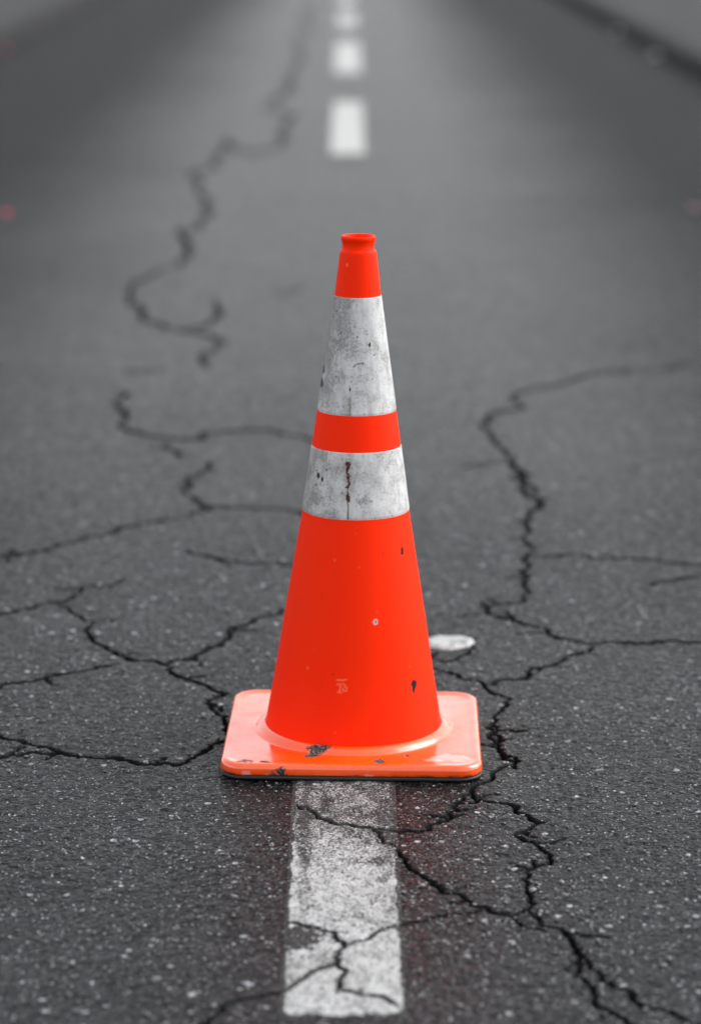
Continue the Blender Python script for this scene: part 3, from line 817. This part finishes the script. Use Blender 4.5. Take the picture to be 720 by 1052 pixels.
# loose grit on the surface, thicker along the cracks
gr = np.random.default_rng(23)
ico = bmesh.new(); bmesh.ops.create_icosphere(ico, subdivisions=1, radius=1.0)
iv = np.array([v.co[:] for v in ico.verts]); it = np.array([[v.index for v in f.verts] for f in ico.faces]); ico.free()
pts = []
allp = [np.array(p) for pl_ in CRACKS for p in pl_ if p[1] < 6.2]
while len(pts) < 5200:
    if gr.random() < 0.40:
        p = allp[gr.integers(len(allp))]; x = p[0] + gr.normal() * 0.05; y = p[1] + gr.normal() * 0.06
    else:
        y = gr.uniform(2.62, 6.6); x = gr.uniform(-0.17, 0.17) * y
    if abs(x - CONE[0]) < 0.19 and abs(y - CONE[1]) < 0.19: continue
    if not (-0.83 < x < 0.93): continue
    pts.append((x, y))
vs = []; ts = []
for k, (x, y) in enumerate(pts):
    s = float(np.clip(gr.lognormal(math.log(0.0011), 0.45), 0.0005, 0.0034))
    v = iv * (1 + (gr.random((len(iv), 1)) - .5) * 0.7) * s * np.array([gr.uniform(.8, 1.5), gr.uniform(.8, 1.5), gr.uniform(.5, .9)])
    vs.append(v + np.array([x, y, road_z(x, y) + s * 0.35])); ts.append(it + k * len(iv))
vs = np.concatenate(vs); ts = np.concatenate(ts)
me = bpy.data.meshes.new('loose_grit')
me.vertices.add(len(vs)); me.vertices.foreach_set('co', vs.astype(np.float32).ravel())
me.loops.add(len(ts) * 3); me.loops.foreach_set('vertex_index', ts.astype(np.int32).ravel())
me.polygons.add(len(ts)); me.polygons.foreach_set('loop_start', np.arange(len(ts), dtype=np.int32) * 3)
me.polygons.foreach_set('loop_total', np.full(len(ts), 3, dtype=np.int32))
me.update(calc_edges=True)
tag(link('loose_grit', me, M_GRIT), 'fine loose grit scattered over the asphalt and along its cracks', 'grit', kind='stuff')

# ------------------------------------------------------------------ light
SUN_EL, SUN_AZ = R(SUN_EL_DEG), R(SUN_AZ_DEG)       # azimuth clockwise from +Y (the way the camera looks)
world = bpy.data.worlds.new('World'); scene.world = world; world.use_nodes = True
wt = world.node_tree; wt.nodes.clear()
sky = wt.nodes.new('ShaderNodeTexSky'); sky.sky_type = 'NISHITA'; sky.sun_disc = False
sky.sun_elevation = SUN_EL; sky.sun_rotation = SUN_AZ
sky.air_density = AIR; sky.dust_density = DUST; sky.ozone_density = 1.0
hs = wt.nodes.new('ShaderNodeHueSaturation'); hs.inputs['Saturation'].default_value = 0.14
bg = wt.nodes.new('ShaderNodeBackground'); bg.inputs['Strength'].default_value = SKY
wo = wt.nodes.new('ShaderNodeOutputWorld')
wt.links.new(sky.outputs[0], hs.inputs['Color']); wt.links.new(hs.outputs[0], bg.inputs[0]); wt.links.new(bg.outputs[0], wo.inputs[0])
ld = bpy.data.lights.new('sun', 'SUN'); ld.energy = SUN; ld.angle = R(45); ld.color = (1.0, 0.97, 0.93)
sun = bpy.data.objects.new('sun', ld); col.objects.link(sun)
sun.rotation_euler = (R(90) - SUN_EL, 0, math.pi - SUN_AZ)
sun.location = (3, 0, 6)

# ------------------------------------------------------------------ camera
cd = bpy.data.cameras.new('camera'); cam = bpy.data.objects.new('camera', cd); col.objects.link(cam)
cd.sensor_fit = 'VERTICAL'; cd.sensor_height = 36.0; cd.sensor_width = 24.64; cd.lens = 2826 / 1052 * 36.0
cd.clip_start = 0.05; cd.clip_end = 2000
cam.location = (0, 0, 1.2005)
from mathutils import Matrix
cam.rotation_euler = (Matrix.Rotation(R(-0.15), 3, 'Z') @ Matrix.Rotation(R(90 - 12.986), 3, 'X') @ Matrix.Rotation(R(0.3) * ROLL_SIGN, 3, 'Z')).to_euler()
cd.dof.use_dof = True; cd.dof.focus_distance = 3.66; cd.dof.aperture_fstop = cd.lens / 1000 / APERTURE
cd.dof.aperture_blades = 0
scene.camera = cam

scene.render.engine = 'CYCLES'
scene.cycles.use_denoising = True
scene.cycles.max_bounces = 6
scene.cycles.caustics_reflective = False
scene.cycles.use_adaptive_sampling = True
scene.cycles.adaptive_threshold = 0.01
scene.view_settings.view_transform = 'Standard'
scene.view_settings.look = 'None'
scene.view_settings.gamma = 1.0
scene.view_settings.use_curve_mapping = False
scene.view_settings.exposure = EXPOSURE
